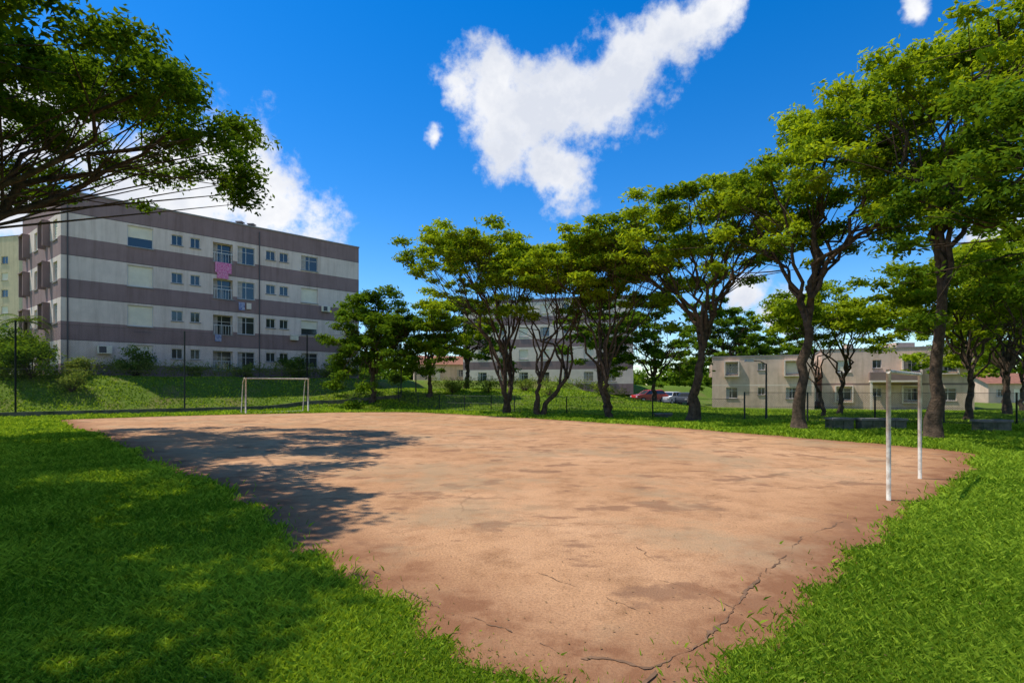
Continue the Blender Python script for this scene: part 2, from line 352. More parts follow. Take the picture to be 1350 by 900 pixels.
def tree(x,y,top,fork,cx,cy,R,thick,seed,tr=.22,nlimb=7,ncl=9,nl=520,ls=.11,leaf='leafA',lean=(0,0),name='tree',dome=.45,low=0.12,cs=(.6,1.1),stems=1,flat=(.28,.46)):
    r=np.random.default_rng(seed); z0=Hs(x,y)-.1
    mb=MB(); base=np.array([x,y,z0]); clumps=[]
    forks=[]
    for sN in range(stems):
        a0=r.uniform(0,6.28); off=0.15*stems-0.15
        b0=base+np.array([math.cos(a0)*off,math.sin(a0)*off,0])
        fk=np.array([x+lean[0]+(math.cos(a0)*.9*(stems>1)),y+lean[1]+(math.sin(a0)*.9*(stems>1)),fork*r.uniform(.9,1.1)+z0])
        pts=bez(b0,b0+[0,0,fork*.35],fk-np.array([lean[0]*.5,lean[1]*.5,fork*.35])+r.normal(0,.22,3),fk,11)
        pts[1:-1]+=r.normal(0,.055,(9,3))
        tt=np.linspace(0,1,11); k=tr*(1 if stems==1 else .75)
        rad=(k*(1-.35*tt)+k*.7*np.exp(-tt*9))*r.uniform(.92,1.08,11)
        mb.tube(pts,list(rad),'bark',10); forks.append((fk,k*.65,pts))
    for i in range(nlimb):
        fk,fr,tp=forks[i%stems]
        an=2*math.pi*(i+r.uniform(-.3,.3))/nlimb*1.0
        rr=R*(r.uniform(.12,.35) if i%4==3 else r.uniform(.55,.85))
        ex=cx+math.cos(an)*rr; ey=cy+math.sin(an)*rr
        ez=top-(top-fork-z0)*.10-dome*thick*(rr/R)**2-r.uniform(.2,1.0)-(thick*.4*r.random())
        end=np.array([ex,ey,ez]); st=tp[int(r.integers(7,11))] if r.random()<.5 else fk
        dz=ez-st[2]
        pts=bez(st,st+np.array([(ex-st[0])*.15,(ey-st[1])*.15,dz*.45]),st+np.array([(ex-st[0])*.6,(ey-st[1])*.6,dz*.6]),end,11)
        pts[1:-1]+=r.normal(0,.15,(9,3)); lr=fr*r.uniform(.5,.8)
        rad=np.linspace(lr,lr*.28,11); mb.tube(pts,list(rad),'bark',7)
        for j in range(ncl):
            sp=R*.27
            q=end+np.array([r.normal(0,sp),r.normal(0,sp),0])
            rc=math.hypot(q[0]-cx,q[1]-cy)/R
            if rc>1.1: q[0]=cx+(q[0]-cx)/rc*1.05; q[1]=cy+(q[1]-cy)/rc*1.05; rc=1.05
            q[2]=ez+.35+(dome*thick)*((rr/R)**2-rc**2)*.7+r.normal(0,thick*.13)
            if r.random()<low: q[2]-=thick*r.uniform(.3,.6)
            rx=r.uniform(*cs)*(1-.25*rc); clumps.append((q,rx,rx*r.uniform(*flat)))
            s_i=int(r.integers(4,10)); a_=pts[s_i]; d_=q-np.array([0,0,rx*.2])
            mid=(a_+d_)/2+r.normal(0,.18,3)+np.array([0,0,-.05])
            tw=bez(a_,a_*.5+mid*.5,mid*.6+d_*.4,d_,6); r0=rad[s_i]*.42
            mb.tube(tw,list(np.linspace(r0,.01,6)),'bark',4,cap=False)
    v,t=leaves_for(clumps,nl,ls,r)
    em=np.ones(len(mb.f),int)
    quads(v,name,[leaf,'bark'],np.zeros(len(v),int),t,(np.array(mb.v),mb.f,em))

# right-hand row (umbrella crowns)
tree(14.3,18,15.2,7.0,15.8,18,5.3,4.6,11,tr=.20,nlimb=12,ncl=12,nl=550,ls=.11,low=.35,lean=(.3,.2))
tree(17.2,12,10.4,4.0,14.5,12,4.4,4.4,12,tr=.22,nlimb=11,ncl=13,nl=660,ls=.10,leaf='leafB',lean=(-.8,0),low=.4)
tree(12.0,22.2,13.6,5.2,13.6,22.3,4.6,4.2,13,tr=.22,nlimb=11,ncl=11,nl=550,ls=.12,lean=(.5,0),low=.3)
tree(9.2,27,13.2,4.2,9.6,27,5.3,3.7,14,tr=.25,nlimb=11,ncl=10,nl=510,ls=.13,lean=(.6,0),low=.24)
tree(5.6,30.2,11.8,2.3,5.6,30.5,4.8,3.7,15,tr=.22,nlimb=11,ncl=10,nl=450,ls=.135,low=.28,stems=2)
tree(1.7,33,12.6,2.3,2.9,33.2,5.0,3.7,16,tr=.22,nlimb=11,ncl=10,nl=440,ls=.14,lean=(.9,0),low=.24,stems=2)
tree(-.5,35.5,13.4,2.4,-2.0,35.8,5.3,3.4,17,tr=.28,nlimb=13,ncl=10,nl=440,ls=.14,lean=(-.5,0),low=.18,stems=2)
# behind / bank trees
tree(-7.1,45.5,10.4,2.0,-6.4,45.5,3.4,4.8,18,tr=.2,nlimb=8,ncl=9,nl=360,ls=.16,low=.4)
tree(-11.4,43.5,11.2,2.2,-11.2,43.5,4.1,5.6,19,tr=.22,nlimb=11,ncl=13,nl=400,ls=.16,leaf='leafB',low=.5,dome=.8,flat=(.4,.6))
tree(-4.6,54,12.4,3,-4.6,54,4.4,5.5,20,tr=.25,nlimb=9,ncl=9,nl=260,ls=.2,leaf='leafB',low=.4,dome=.7)
tree(9.0,52,12.0,3,9.0,52,4.6,5.5,21,tr=.25,nlimb=9,ncl=10,nl=270,ls=.19,leaf='leafB',low=.4,dome=.7)
tree(14.5,54,12.4,3,14.5,54,5.0,6.5,22,tr=.25,nlimb=10,ncl=11,nl=280,ls=.19,leaf='leafB',low=.5,dome=.7)
tree(26.6,66,14.2,4,26.2,66,5.6,7.0,23,tr=.3,nlimb=11,ncl=13,nl=280,ls=.23,leaf='leafB',low=.5,dome=.8,flat=(.4,.6))
tree(21.0,34,8.8,2.8,20.4,34,4.4,3.0,24,tr=.16,nlimb=8,ncl=8,nl=400,ls=.13,low=.2,lean=(.4,0))
tree(23.2,27,9.8,3.2,23.6,27,5.2,3.8,25,tr=.17,nlimb=10,ncl=11,nl=480,ls=.135,low=.3)
tree(30.8,33,11.8,3.0,30.5,33,5.8,4.8,26,tr=.2,nlimb=11,ncl=12,nl=420,ls=.145,low=.4)
tree(22.0,22,7.6,2.8,20.8,22.5,2.8,2.2,27,tr=.10,nlimb=6,ncl=7,nl=420,ls=.115,low=.15,lean=(-.8,0))
tree(39,42,11.5,3,39,42,6.0,6.0,28,tr=.22,nlimb=10,ncl=11,nl=320,ls=.18,low=.5)
tree(18.2,31,7.6,2.4,17.6,31,3.0,2.2,29,tr=.11,nlimb=6,ncl=7,nl=380,ls=.125,low=.15,lean=(-.5,0))
tree(40,76,12.5,3,40,76,5.5,6,34,tr=.22,nlimb=9,ncl=10,nl=220,ls=.26,low=.5,leaf='leafB')
tree(48,50,10.5,3,48,50,5.2,5.5,35,tr=.2,nlimb=9,ncl=10,nl=260,ls=.2,low=.5)
# left-hand trees beside the lawn
tree(-18.8,15.6,14.6,5.4,-16.7,15.2,7.8,4.0,31,tr=.38,nlimb=16,ncl=15,nl=600,ls=.105,low=.12,lean=(.9,0),cs=(.75,1.3),dome=.75,leaf='leafB',flat=(.32,.5))
tree(-17.2,5.5,13.4,4.6,-14.7,5.0,6.8,3.6,32,tr=.34,nlimb=14,ncl=15,nl=400,ls=.14,low=.2,lean=(.9,0),cs=(.8,1.4),leaf='leafB')

def bush(x,y,rx,h,seed,leaf='leafB',nl=420,ls=.08,name='bush'):
    r=np.random.default_rng(seed); z=Hs(x,y); cl=[]; mb=MB()
    for i in range(int(9+rx*6)):
        a=r.uniform(0,6.28); q=rx*r.random()**.5*.75; zz=z+h*r.uniform(.2,.85)*(1-.35*(q/rx)**2)
        c=np.array([x+q*math.cos(a),y+q*math.sin(a),zz]); s=rx*r.uniform(.28,.45)
        cl.append((c,s,min(s*.8,h*.3)))
        mb.tube([(x,y,z-.05),tuple((np.array([x,y,z])+c)/2+r.normal(0,.05,3)),tuple(c)],[.03,.02,.01],'bark',4)
    v,t=leaves_for(cl,nl,ls,r); quads(v,name,[leaf,'bark'],np.zeros(len(v),int),t,(np.array(mb.v),mb.f,np.ones(len(mb.f),int)))
bush(-31.8,35.2,2.0,3.0,41,nl=420,ls=.11); bush(-34.5,36,2.2,4.0,42,nl=420,ls=.11); bush(-29.2,35.2,1.1,1.6,43,'leafC')
bush(-29.0,41.0,1.5,2.9,44,nl=460,ls=.11); bush(-20.2,49.2,1.6,2.6,45,nl=460,ls=.11)
bush(-33.5,34.2,1.0,1.0,46,'leafC'); bush(-26.2,43.4,.9,1.6,47,nl=460,ls=.1); bush(-23.4,46.2,1.1,1.4,48,'leafC',ls=.1); bush(-31.0,38.0,1.2,1.7,49,'leafC',ls=.1); bush(-17.6,51.6,1.2,1.8,50,ls=.1)
for i,(bx,by,br) in enumerate([(-5.2,46.8,1.1),(-2.2,47.2,.9),(1.2,48,1.0),(3.2,46,.8),(-13.5,51.2,1.0),(8,47,1.0)]): bush(bx,by,br,1.3,60+i,'leafC',nl=300,ls=.1)
def hedge(p0,p1,w,h,seed,leaf='leafC'):
    r=np.random.default_rng(seed); L=math.hypot(p1[0]-p0[0],p1[1]-p0[1]); cl=[]
    for i in range(int(L/.3)):
        t=(i+r.random())/(L/.3); x=p0[0]+(p1[0]-p0[0])*t; y=p0[1]+(p1[1]-p0[1])*t
        cl.append((np.array([x,y,Hs(x,y)+h*.55*r.uniform(.75,1.2)]),.5,h*.5))
    v,t=leaves_for(cl,460,.085,r); quads(v,'hedge',[leaf],np.zeros(len(v),int),t)
hedge((-31.4,37.6),(-15,52.6),.8,1.35,71); hedge((-33,33.8),(-29.5,37.3),.6,.8,72); hedge((-8,53),(12,55),.8,1.3,73)
def palm(x,y,h,seed):
    r=np.random.default_rng(seed); z=Hs(x,y); mb=MB(); top=np.array([x+.2,y,z+h])
    mb.tube([(x,y,z-.1),(x+.1,y,z+h*.5),tuple(top)],[.16,.11,.10],'bark',9)
    V=[];T=[]
    for i in range(22):
        a=6.283*i/22+r.uniform(-.1,.1); L=r.uniform(1.6,2.1); up=r.uniform(.2,1.2)
        dr=np.array([math.cos(a),math.sin(a),0]); sdv=np.array([-dr[1],dr[0],0])
        P=[top+dr*L*t+np.array([0,0,up*t*1.6-1.7*t*t*(1.3-up*.4)]) for t in np.linspace(0,1,12)]
        mb.tube(P,list(np.linspace(.02,.006,12)),'bark',4,cap=False)
        for q in range(1,11):
            for f in (0,.5):
                p=P[q]*(1-f)+P[min(q+1,11)]*f
                for sg in (-1,1):
                    e=p+sdv*sg*.42*(1-abs(q/11-.45))+dr*.15-np.array([0,0,.14])
                    m_=(p+e)/2+np.array([0,0,.03])
                    V.append([p,m_+dr*.025,e,m_-dr*.025]); T.append(r.uniform(.3,.8))
    v=np.array(V); quads(v,'palm_tree',['leafB','bark'],np.zeros(len(v),int),np.array(T),(np.array(mb.v),mb.f,np.ones(len(mb.f),int)))
palm(-37.0,40.2,4.2,5)
r=np.random.default_rng(90); cl=[]
for i in range(620):
    x=r.uniform(-150,170); y=r.uniform(105,150)
    hh=7+3*math.sin(x*.13)+2*math.sin(x*.37+1); q=r.random()
    cl.append((np.array([x,y,hh*q*.9+.5]),r.uniform(2.4,4.2),r.uniform(1.6,2.6)))
v,t=leaves_for(cl,14,.8,r); quads(v,'distant_trees',['leafB'],np.zeros(len(v),int),t)

# ------------------------------------------------------------ buildings
def wall(mb,p0,p1,z0,z1,wins,band,depth=.16):
    p0=np.array(p0,float); p1=np.array(p1,float); L=np.linalg.norm(p1-p0); d=(p1-p0)/L; nn=np.array([d[1],-d[0]])
    P=lambda s,o,z:(p0[0]+d[0]*s+nn[0]*o,p0[1]+d[1]*s+nn[1]*o,z)
    def fb(s0,s1,o0,o1,a,b,k):
        mb.hexa([P(s0,o1,a),P(s1,o1,a),P(s1,o0,a),P(s0,o0,a),P(s0,o1,b),P(s1,o1,b),P(s1,o0,b),P(s0,o0,b)],k)
    S=sorted(set([0,L]+[w[0] for w in wins]+[w[1] for w in wins])); Zs=sorted(set([z0,z1]+[w[2] for w in wins]+[w[3] for w in wins]+[b[0] for b in band if z0<b[0]<z1]))
    def bm(z):
        k=band[0][1]
        for zb,kk in band:
            if z>=zb: k=kk
        return k
    for i in range(len(S)-1):
        for j in range(len(Zs)-1):
            sc=(S[i]+S[i+1])/2; zc=(Zs[j]+Zs[j+1])/2
            if any(w[0]<sc<w[1] and w[2]<zc<w[3] for w in wins): continue
            mb.face([P(S[i],0,Zs[j]),P(S[i+1],0,Zs[j]),P(S[i+1],0,Zs[j+1]),P(S[i],0,Zs[j+1])],bm(zc))
    for w in wins:
        s0,s1,a,b,kind=w; k=bm((a+b)/2); D_=-(.5 if kind=='open' else depth)
        mb.face([P(s0,0,a),P(s0,0,b),P(s0,D_,b),P(s0,D_,a)],k); mb.face([P(s1,0,b),P(s1,0,a),P(s1,D_,a),P(s1,D_,b)],k)
        mb.face([P(s0,0,b),P(s1,0,b),P(s1,D_,b),P(s0,D_,b)],k); mb.face([P(s1,0,a),P(s0,0,a),P(s0,D_,a),P(s1,D_,a)],k)
        fb(s0-.06,s1+.06,0,.07,a-.07,a-.002,'roof')
        f=.05; o0,o1=D_-.02,D_+.05
        if kind=='open':
            for q in range(7):
                ss=s0+(s1-s0)*(q+.5)/7; fb(ss-.012,ss+.012,-.06,-.03,a,a+.8,'frame')
            fb(s0,s1,-.029,-.0,a+.8,a+.85,'frame')
        fb(s0,s0+f,o0,o1,a,b,'frame'); fb(s1-f,s1,o0,o1,a,b,'frame'); fb(s0+f,s1-f,o0,o1,b-f,b,'frame'); fb(s0+f,s1-f,o0,o1,a,a+f,'frame')
        if kind=='shutter':
            nsl=int((b-a-2*f)/.09); hs=(b-a-2*f)/nsl
            for q in range(nsl): fb(s0+f,s1-f,D_-.01,D_+.02+.012*(q%2),a+f+q*hs,a+f+(q+1)*hs,'shutter')
        elif kind=='half':
            mz=a+(b-a)*.45
            nsl=int((b-mz)/.09); hs=(b-f-mz)/nsl
            for q in range(nsl): fb(s0+f,s1-f,D_-.01,D_+.02+.012*(q%2),mz+q*hs,mz+(q+1)*hs,'shutter')
            mb.face([P(s0+f,D_,a+f),P(s1-f,D_,a+f),P(s1-f,D_,mz),P(s0+f,D_,mz)],'glass')
        else:
            mb.face([P(s0+f,D_,a+f),P(s1-f,D_,a+f),P(s1-f,D_,b-f),P(s0+f,D_,b-f)],'glass')
            mid=(s0+s1)/2; fb(mid-.02,mid+.02,D_+.001,D_+.04,a+f,b-f,'frame')
            if kind in('big','open'):
                mz=a+(b-a)*.68; fb(s0+f,mid-.02,D_+.001,D_+.035,mz,mz+.035,'frame'); fb(mid+.02,s1-f,D_+.001,D_+.035,mz,mz+.035,'frame')
                cw=(s1-s0)*.3; mb.face([P(s0+f,D_+.004,a+f),P(s0+cw,D_+.004,a+f),P(s0+cw,D_+.004,b-f),P(s0+f,D_+.004,b-f)],'curtain')
    return P,fb,L

def apartment_main():
    mb=MB(); z0,z1=2.2,16.2; p0=(-33.15,39.0); p1=(-15.95,55.27)
    bands=[(z0,'render_mauve')]
    for k in range(4):
        h=14.65-3.14*k; bands+= [(h-1.75,'render_light'),(h,'render_mauve')]
    bands.sort(key=lambda q:q[0])
    F=1.455; cols=[(2.75,3.92,'a'),(4.71,5.39,'s'),(5.65,6.27,'s'),(6.91,7.99,'k'),(8.25,9.25,'b'),(9.84,10.54,'s'),(10.68,11.35,'s'),(12.15,13.27,'e')]
    wins=[]; rr=random.Random(5)
    for k in range(4):
        dz=-3.14*k
        for a,b,t in cols:
            s0,s1=a*F,b*F
            if t=='a': wins.append((s0,s1,12.85+dz,14.5+dz,'half' if k==0 else 'shutter'))
            elif t=='s':
                g=.12; wins.append((s0+g,s1-g*.5,13.5+dz,14.34+dz,'small'))
            elif t=='k': wins.append((s0,s1,12.6+dz,14.3+dz,'open'))
            elif t=='b': wins.append((s0,s1,12.75+dz,14.3+dz,'big'))
            else: wins.append((s0,s1,13.05+dz,14.45+dz,['big','shutter','half','big'][k]))
    P,fb,L=wall(mb,p0,p1,z0,z1,wins,bands)
    fb(-.05,L+.05,-.25,.06,z1,z1+.12,'roof')
    for k in range(4):
        zz=14.65-3.14*k
        fb(0,L,0.0,.015,zz+.02,zz+.05,'stain')
    for s in (.35,9.25*F+.35):
        fb(s,s+.08,.002,.08,z0,z1-.3,'stain')
    fb(2.1,3.0,.05,.4,4.3,4.9,'shutter'); fb(2.2,2.65,.401,.41,4.36,4.84,'stain')
    fb(13.5*F,13.5*F+.8,.05,.35,9.2,9.75,'shutter'); fb(13.5*F+.1,13.5*F+.5,.351,.36,9.26,9.7,'stain')
    fb(11.4*F,11.4*F+.7,.05,.35,6.2,6.7,'shutter')
    fb(6.9*F+.15,6.9*F+1.45,.08,.12,11.7,12.6,'pink')
    fb(6.9*F+.3,6.9*F+1.2,.08,.115,11.2,11.69,'pink')
    fb(8.3*F,8.3*F+.5,.10,.12,8.6,9.3,'cloth'); fb(8.75*F,8.75*F+.4,.10,.12,8.75,9.3,'surround'); fb(7.0*F,7.0*F+.5,.08,.1,5.7,6.3,'cloth')
    for q,(a,b) in enumerate([(7.4*F,8.2*F),(3*F,3.8*F)]):
        for w in range(4): fb(a,b,.15+.1*w,.155+.1*w,[9.3,6.1][q],[9.31,6.11][q],'stain')
    pL=(-42.4,46.0); rows=[]
    for k in range(4):
        for s in (1.2,4.0,7.4,9.6):
            rows.append((s,s+1.1,12.8-3.14*k,14.3-3.14*k,rr.choice(['big','shutter','big'])))
    P2,fb2,L2=wall(mb,pL,p0,z0,z1,rows,bands)
    fb2(-.05,L2-.3,-.25,.06,z1,z1+.12,'roof')
    for k in range(4):
        for s in (1.2,7.4):
            fb2(s-.2,s+1.3,.002,.5,14.4-3.14*k,14.5-3.14*k,'render_mauve')
            fb2(s-.2,s-.05,.002,.45,12.5-3.14*k,14.39-3.14*k,'render_mauve')
            fb2(s+1.15,s+1.3,.002,.45,12.5-3.14*k,14.39-3.14*k,'render_mauve')
    pB=(-25.2,62.3)
    wall(mb,p1,pB,z0,z1,[],bands); wall(mb,pB,pL,z0,z1,[],bands)
    mb.face([(*p0,z1-.3),(*p1,z1-.3),(*pB,z1-.3),(*pL,z1-.3)],'roof')
    for s in (8.9*F,9.6*F):
        q=P(s,-2.5,0); mb.box(q[0]-.2,q[0]+.2,q[1]-.2,q[1]+.2,z1-.3,z1+.9,'stain'); mb.box(q[0]-.3,q[0]+.3,q[1]-.3,q[1]+.3,z1+.9,z1+1.0,'roof')
    mb.obj('apartment_building')
apartment_main()

def block(fp,z0,z1,first,per,nst,wsp,bands,wk=('big','small','shutter'),ww=1.3,wh=1.3,seed=0,surround=None,coping='roof'):
    mb=MB(); rr=random.Random(seed); n=len(fp)
    for i in range(n):
        p0=fp[i]; p1=fp[(i+1)%n]; L=math.hypot(p1[0]-p0[0],p1[1]-p0[1]); wins=[]
        k=int((L-1)/wsp)
        for j in range(k):
            w_=ww*(1.0 if j%3!=1 else .6)
            s=(L-k*wsp)/2+wsp*(j+.5)-w_/2
            for q in range(nst): wins.append((s,s+w_,first+per*q+(.4 if j%3==1 else 0),first+per*q+wh,rr.choice(wk) if j%3!=1 else 'small'))
        P,fb,L=wall(mb,p0,p1,z0,z1,wins,bands)
        fb(-.04,L-.3,-.22,.06,z1,z1+.12,coping)
        if surround:
            for w in wins:
                a,b,c_,d_=w[:4]
                if w[4]=='small' or rr.random()<.3: continue
                fb(a-.18,a-.06,.002,.35,c_-.2,d_+.15,surround); fb(b+.06,b+.18,.002,.35,c_-.2,d_+.15,surround); fb(a-.18,b+.18,.002,.35,d_+.151,d_+.26,surround); fb(a-.18,b+.18,.002,.35,c_-.3,c_-.201,surround)
    mb.face([(x,y,z1-.25) for x,y in fp],'roof')
    return mb,P,fb
def bandlist(z0,first,per,nst,wh,a='render_light',b='render_mauve'):
    L=[(z0,b)]
    for q in range(nst): L+=[(first+per*q-.3,a),(first+per*q+wh+.25,b)]
    return L
block([(-7,76),(16,70),(19,84),(-5,90)],.8,13.8,2.5,3.1,4,3.0,bandlist(.8,2.5,3.1,4,1.4,'surround','render_mauve'),seed=2)[0].obj('apartment_building')
block([(-113,101),(-88.2,95),(-86,108),(-110,114)],0,28.8,3,3.0,8,3.1,[(0,'render_tan')],seed=4,ww=1.6,wk=('big','shutter','small'))[0].obj('tower_block')
mb=block([(22.8,60.5),(32.0,56.2),(36,66),(26.5,70)],-.6,5.1,.5,2.7,2,3.0,[(-.6,'render_beige'),(1.9,'surround'),(2.02,'render_beige')],wk=('big','big','shutter'),seed=7,surround='surround',ww=1.2,wh=1.2)[0]
mb.obj('low_apartment_house')
mb=block([(33.4,57.2),(44.6,51.2),(49.5,61),(38.5,68)],-.6,5.7,.4,2.9,2,2.9,[(-.6,'render_beige'),(1.95,'render_brown'),(2.15,'render_beige')],wk=('big','big','shutter'),seed=9,surround='surround',ww=1.3,wh=1.25)[0]
dx,dy=.881,-.472; nx_,ny_=-.472,-.881
def fbx(s0,s1,o0,o1,a,b,k):
    Q=lambda s,o,z:(33.4+dx*s+nx_*o,57.2+dy*s+ny_*o,z)
    mb.hexa([Q(s0,o1,a),Q(s1,o1,a),Q(s1,o0,a),Q(s0,o0,a),Q(s0,o1,b),Q(s1,o1,b),Q(s1,o0,b),Q(s0,o0,b)],k)
fbx(4.2,8.4,.01,1.3,2.25,2.42,'surround'); fbx(4.2,8.4,1.2,1.3,2.421,3.25,'render_brown'); fbx(4.2,4.3,.01,1.19,2.421,3.25,'render_brown'); fbx(8.3,8.4,.01,1.19,2.421,3.25,'render_brown'); fbx(4.2,4.4,1.05,1.25,-.6,2.249,'surround'); fbx(8.2,8.4,1.05,1.25,-.6,2.249,'surround')
mb.box(37.2,37.9,59,59.8,5.46,6.5,'render_beige'); mb.box(42,44,58,60,5.46,6.6,'render_beige')
mb.obj('low_apartment_house')
def house(x,y,w,d,h,rot):
    mb=MB()
    wall(mb,(0,0),(w,0),0,h,[(1,2.1,1,2.1,'big'),(3.2,4.1,.05,2.15,'shutter'),(w-2.2,w-1.1,1,2.1,'big')],[(0,'render_beige')])
    wall(mb,(w,0),(w,d),0,h,[(2,3.2,1,2.1,'big')],[(0,'render_beige')]); wall(mb,(w,d),(0,d),0,h,[],[(0,'render_beige')]); wall(mb,(0,d),(0,0),0,h,[(2,3.2,1,2.1,'big')],[(0,'render_beige')])
    e=.5; rz=h+1.5
    for a in ([(-e,-e,h-.1),(w+e,-e,h-.1),(w+e,d/2,rz),(-e,d/2,rz)],[(w+e,d+e,h-.1),(-e,d+e,h-.1),(-e,d/2,rz),(w+e,d/2,rz)]): mb.face(a,'tile')
    for xx in (0,w): mb.face([(xx,0,h-.01),(xx,d,h-.01),(xx,d/2,rz-.1)],'render_beige')
    mb.obj('tiled_house',loc=(x,y,Hs(x,y)-.05),rot=rot)
house(70,78,10,8,3,-.2); house(-15.5,84,9,7,3,.2)

# ------------------------------------------------------------ car park, cars
mb2=MB()
xs=np.linspace(11,22.5,8)
for i in range(7):
    x0,x1=xs[i],xs[i+1]
    a=[(x0,60.0),(x1,60.0),(x1,69),(x0,69)]
    mb2.face([(p[0],p[1],Hs(*p)+.03) for p in a],'road')
mb2.obj('car_park')
def car(x,y,rot,paint,seed=0):
    mb=MB(); W=.84
    prof=[(-2.0,.32),(-2.05,.62),(-1.98,.88),(-1.0,.98),(1.45,1.0),(1.9,.95),(2.0,.6),(1.95,.32)]
    n=len(prof); 
    L=[(px,-W,pz) for px,pz in prof]; R_=[(px,W,pz) for px,pz in prof]
    mb.face(L,paint); mb.face(R_[::-1],paint)
    for i in range(n):
        j=(i+1)%n; mb.face([L[i],R_[i],R_[j],L[j]],paint)
    lo=[(-1.05,.975),(1.75,.99)]; hi=[(-.35,1.44),(1.35,1.43)]; wi=.64
    A=[(lo[0][0],-W+.05,lo[0][1]),(lo[1][0],-W+.05,lo[1][1]),(lo[1][0],W-.05,lo[1][1]),(lo[0][0],W-.05,lo[0][1]),(hi[0][0],-wi,hi[0][1]),(hi[1][0],-wi,hi[1][1]),(hi[1][0],wi,hi[1][1]),(hi[0][0],wi,hi[0][1])]
    mb.hexa(A,'glass')
    mb.hexa([(hi[0][0]-.05,-wi-.02,1.42),(hi[1][0]+.05,-wi-.02,1.42),(hi[1][0]+.05,wi+.02,1.42),(hi[0][0]-.05,wi+.02,1.42),(hi[0][0]+.1,-wi+.08,1.48),(hi[1][0]-.1,-wi+.08,1.48),(hi[1][0]-.1,wi-.08,1.48),(hi[0][0]+.1,wi-.08,1.48)],paint)
    for sx in (-1,1):
        for (a,b) in (((-1.05,.98),(-.37,1.43)),((.35,.98),(.38,1.43)),((1.75,.99),(1.35,1.43))):
            mb.tube([(a[0],sx*(W-.045),a[1]),(b[0],sx*(wi+.005),b[1])],.035,paint,5)
    for wx in (-1.25,1.25):
        for sx in (-1,1):
            mb.tube([(wx,sx*(W-.2),.31),(wx,sx*(W+.015),.31)],.31,'tyre',18); mb.tube([(wx,sx*(W+.0),.31),(wx,sx*(W+.03),.31)],.18,'frame',12)
    for sx in (-1,1):
        mb.box(-2.07,-1.99,sx*.7-.15,sx*.7+.15,.62,.78,'frame'); mb.box(1.96,2.02,sx*.72-.1,sx*.72+.1,.65,.88,'carred')
    o=mb.obj('parked_car',loc=(x,y,Hs(x,y)+.03),rot=rot); bv=o.modifiers.new('b','BEVEL'); bv.width=.04; bv.segments=2
car(16.2,62.5,.25,'carred'); car(18.8,63.5,.9,'carwhite'); car(20.8,64.0,1.0,'cargrey')

# ------------------------------------------------------------ goals
def goal(pa,pb,h,r,back,name='football_goal'):
    mb=MB(); a=Vector((*pa,0)); b=Vector((*pb,0)); d=(b-a).normalized(); nn=Vector((d.y,-d.x,0))*back
    up=Vector((0,0,1))
    for p in (a,b):
        mb.tube([p-up*.1,p+up*h],r,'white',12)
    mb.tube([a+up*(h-r)-d*r,b+up*(h-r)+d*r],r*.97,'white',12)
    if back:
        for p in (a,b):
            mb.tube([p+up*(h-.05),p+nn*.35+up*(h-.02),p+nn*.62+up*(h-.28),p+nn*1.0+up*.0],r*.6,'white',8)
        mb.tube([a+nn*.98+up*.06,b+nn*.98+up*.06],r*.5,'white',8)
    mb.obj(name,smooth=True)
goal((5.78,8.15),(7.72,10.05),2.02,.032,0)
goal((-17.2,34.3),(-14.2,37.0),2.36,.05,-1.0)

# ------------------------------------------------------------ fences
def fence(pts,h,post=3.0,pr=.04,mesh=.14,wr=.004,name='chain_link_fence',kerb=0):
    mb=MB()
    for i in range(len(pts)-1):
        a=np.array(pts[i]);b=np.array(pts[i+1]);L=np.linalg.norm(b-a);k=max(1,round(L/post)); d=(b-a)/L
        P=lambda s,z:(a[0]+d[0]*s,a[1]+d[1]*s,Hs(a[0]+d[0]*s,a[1]+d[1]*s)+z)
        for j in range(k+1):
            s=L*j/k; mb.tube([P(s,-.1),P(s,h)],pr,'metal_dark',8)
        for z in (.08,h*.5,h-.03):
            mb.tube([P(L*q/12,z) for q in range(13)],.008,'wire',4)
        if kerb: 
            for q in range(12):
                s0,s1=L*q/12,L*(q+1)/12; o=(-d[1]*.1,d[0]*.1)
                A,B=P(s0,-.1),P(s1,-.1)
                mb.hexa([(A[0]-o[0],A[1]-o[1],A[2]),(B[0]-o[0],B[1]-o[1],B[2]),(B[0]+o[0],B[1]+o[1],B[2]),(A[0]+o[0],A[1]+o[1],A[2]),(A[0]-o[0],A[1]-o[1],A[2]+kerb),(B[0]-o[0],B[1]-o[1],B[2]+kerb),(B[0]+o[0],B[1]+o[1],B[2]+kerb),(A[0]+o[0],A[1]+o[1],A[2]+kerb)],'mossy')
        cnt=int((L+h)/mesh)
        for q in range(cnt):
            c0=q*mesh
            for sg in (0,1):
                s0,zA=(c0,0) if c0<=L else (L,c0-L)
                s1,zB=(c0-h,h) if c0>=h else (0,c0)
                if sg: s0,s1=L-s0,L-s1
                A=P(s0,max(zA,.02)); B=P(s1,zB)
                mb.face([(A[0]-d[0]*wr,A[1]-d[1]*wr,A[2]),(A[0]+d[0]*wr,A[1]+d[1]*wr,A[2]),(B[0]+d[0]*wr,B[1]+d[1]*wr,B[2]),(B[0]-d[0]*wr,B[1]-d[1]*wr,B[2])],'wire')
    return mb.obj(name)
fence([(-33.4,26.4),(-28.8,30.8)],5.6,6.5,.05,.13,.004,kerb=.4)
fence([(-28.8,30.8),(-16.4,42.5),(-9.4,45.0)],5.6,8.0,.05,.13,.004,kerb=.4)
fence([(-9.4,44.0),(-5.5,40.2),(-1.5,38.2),(3.5,34),(8,30.2),(12,27.4)],1.15,2.6,.035,.10,.005)
fence([(12,27.4),(17.5,25.6),(23,24.2),(30,25.5)],1.5,2.4,.04,.10,.005)

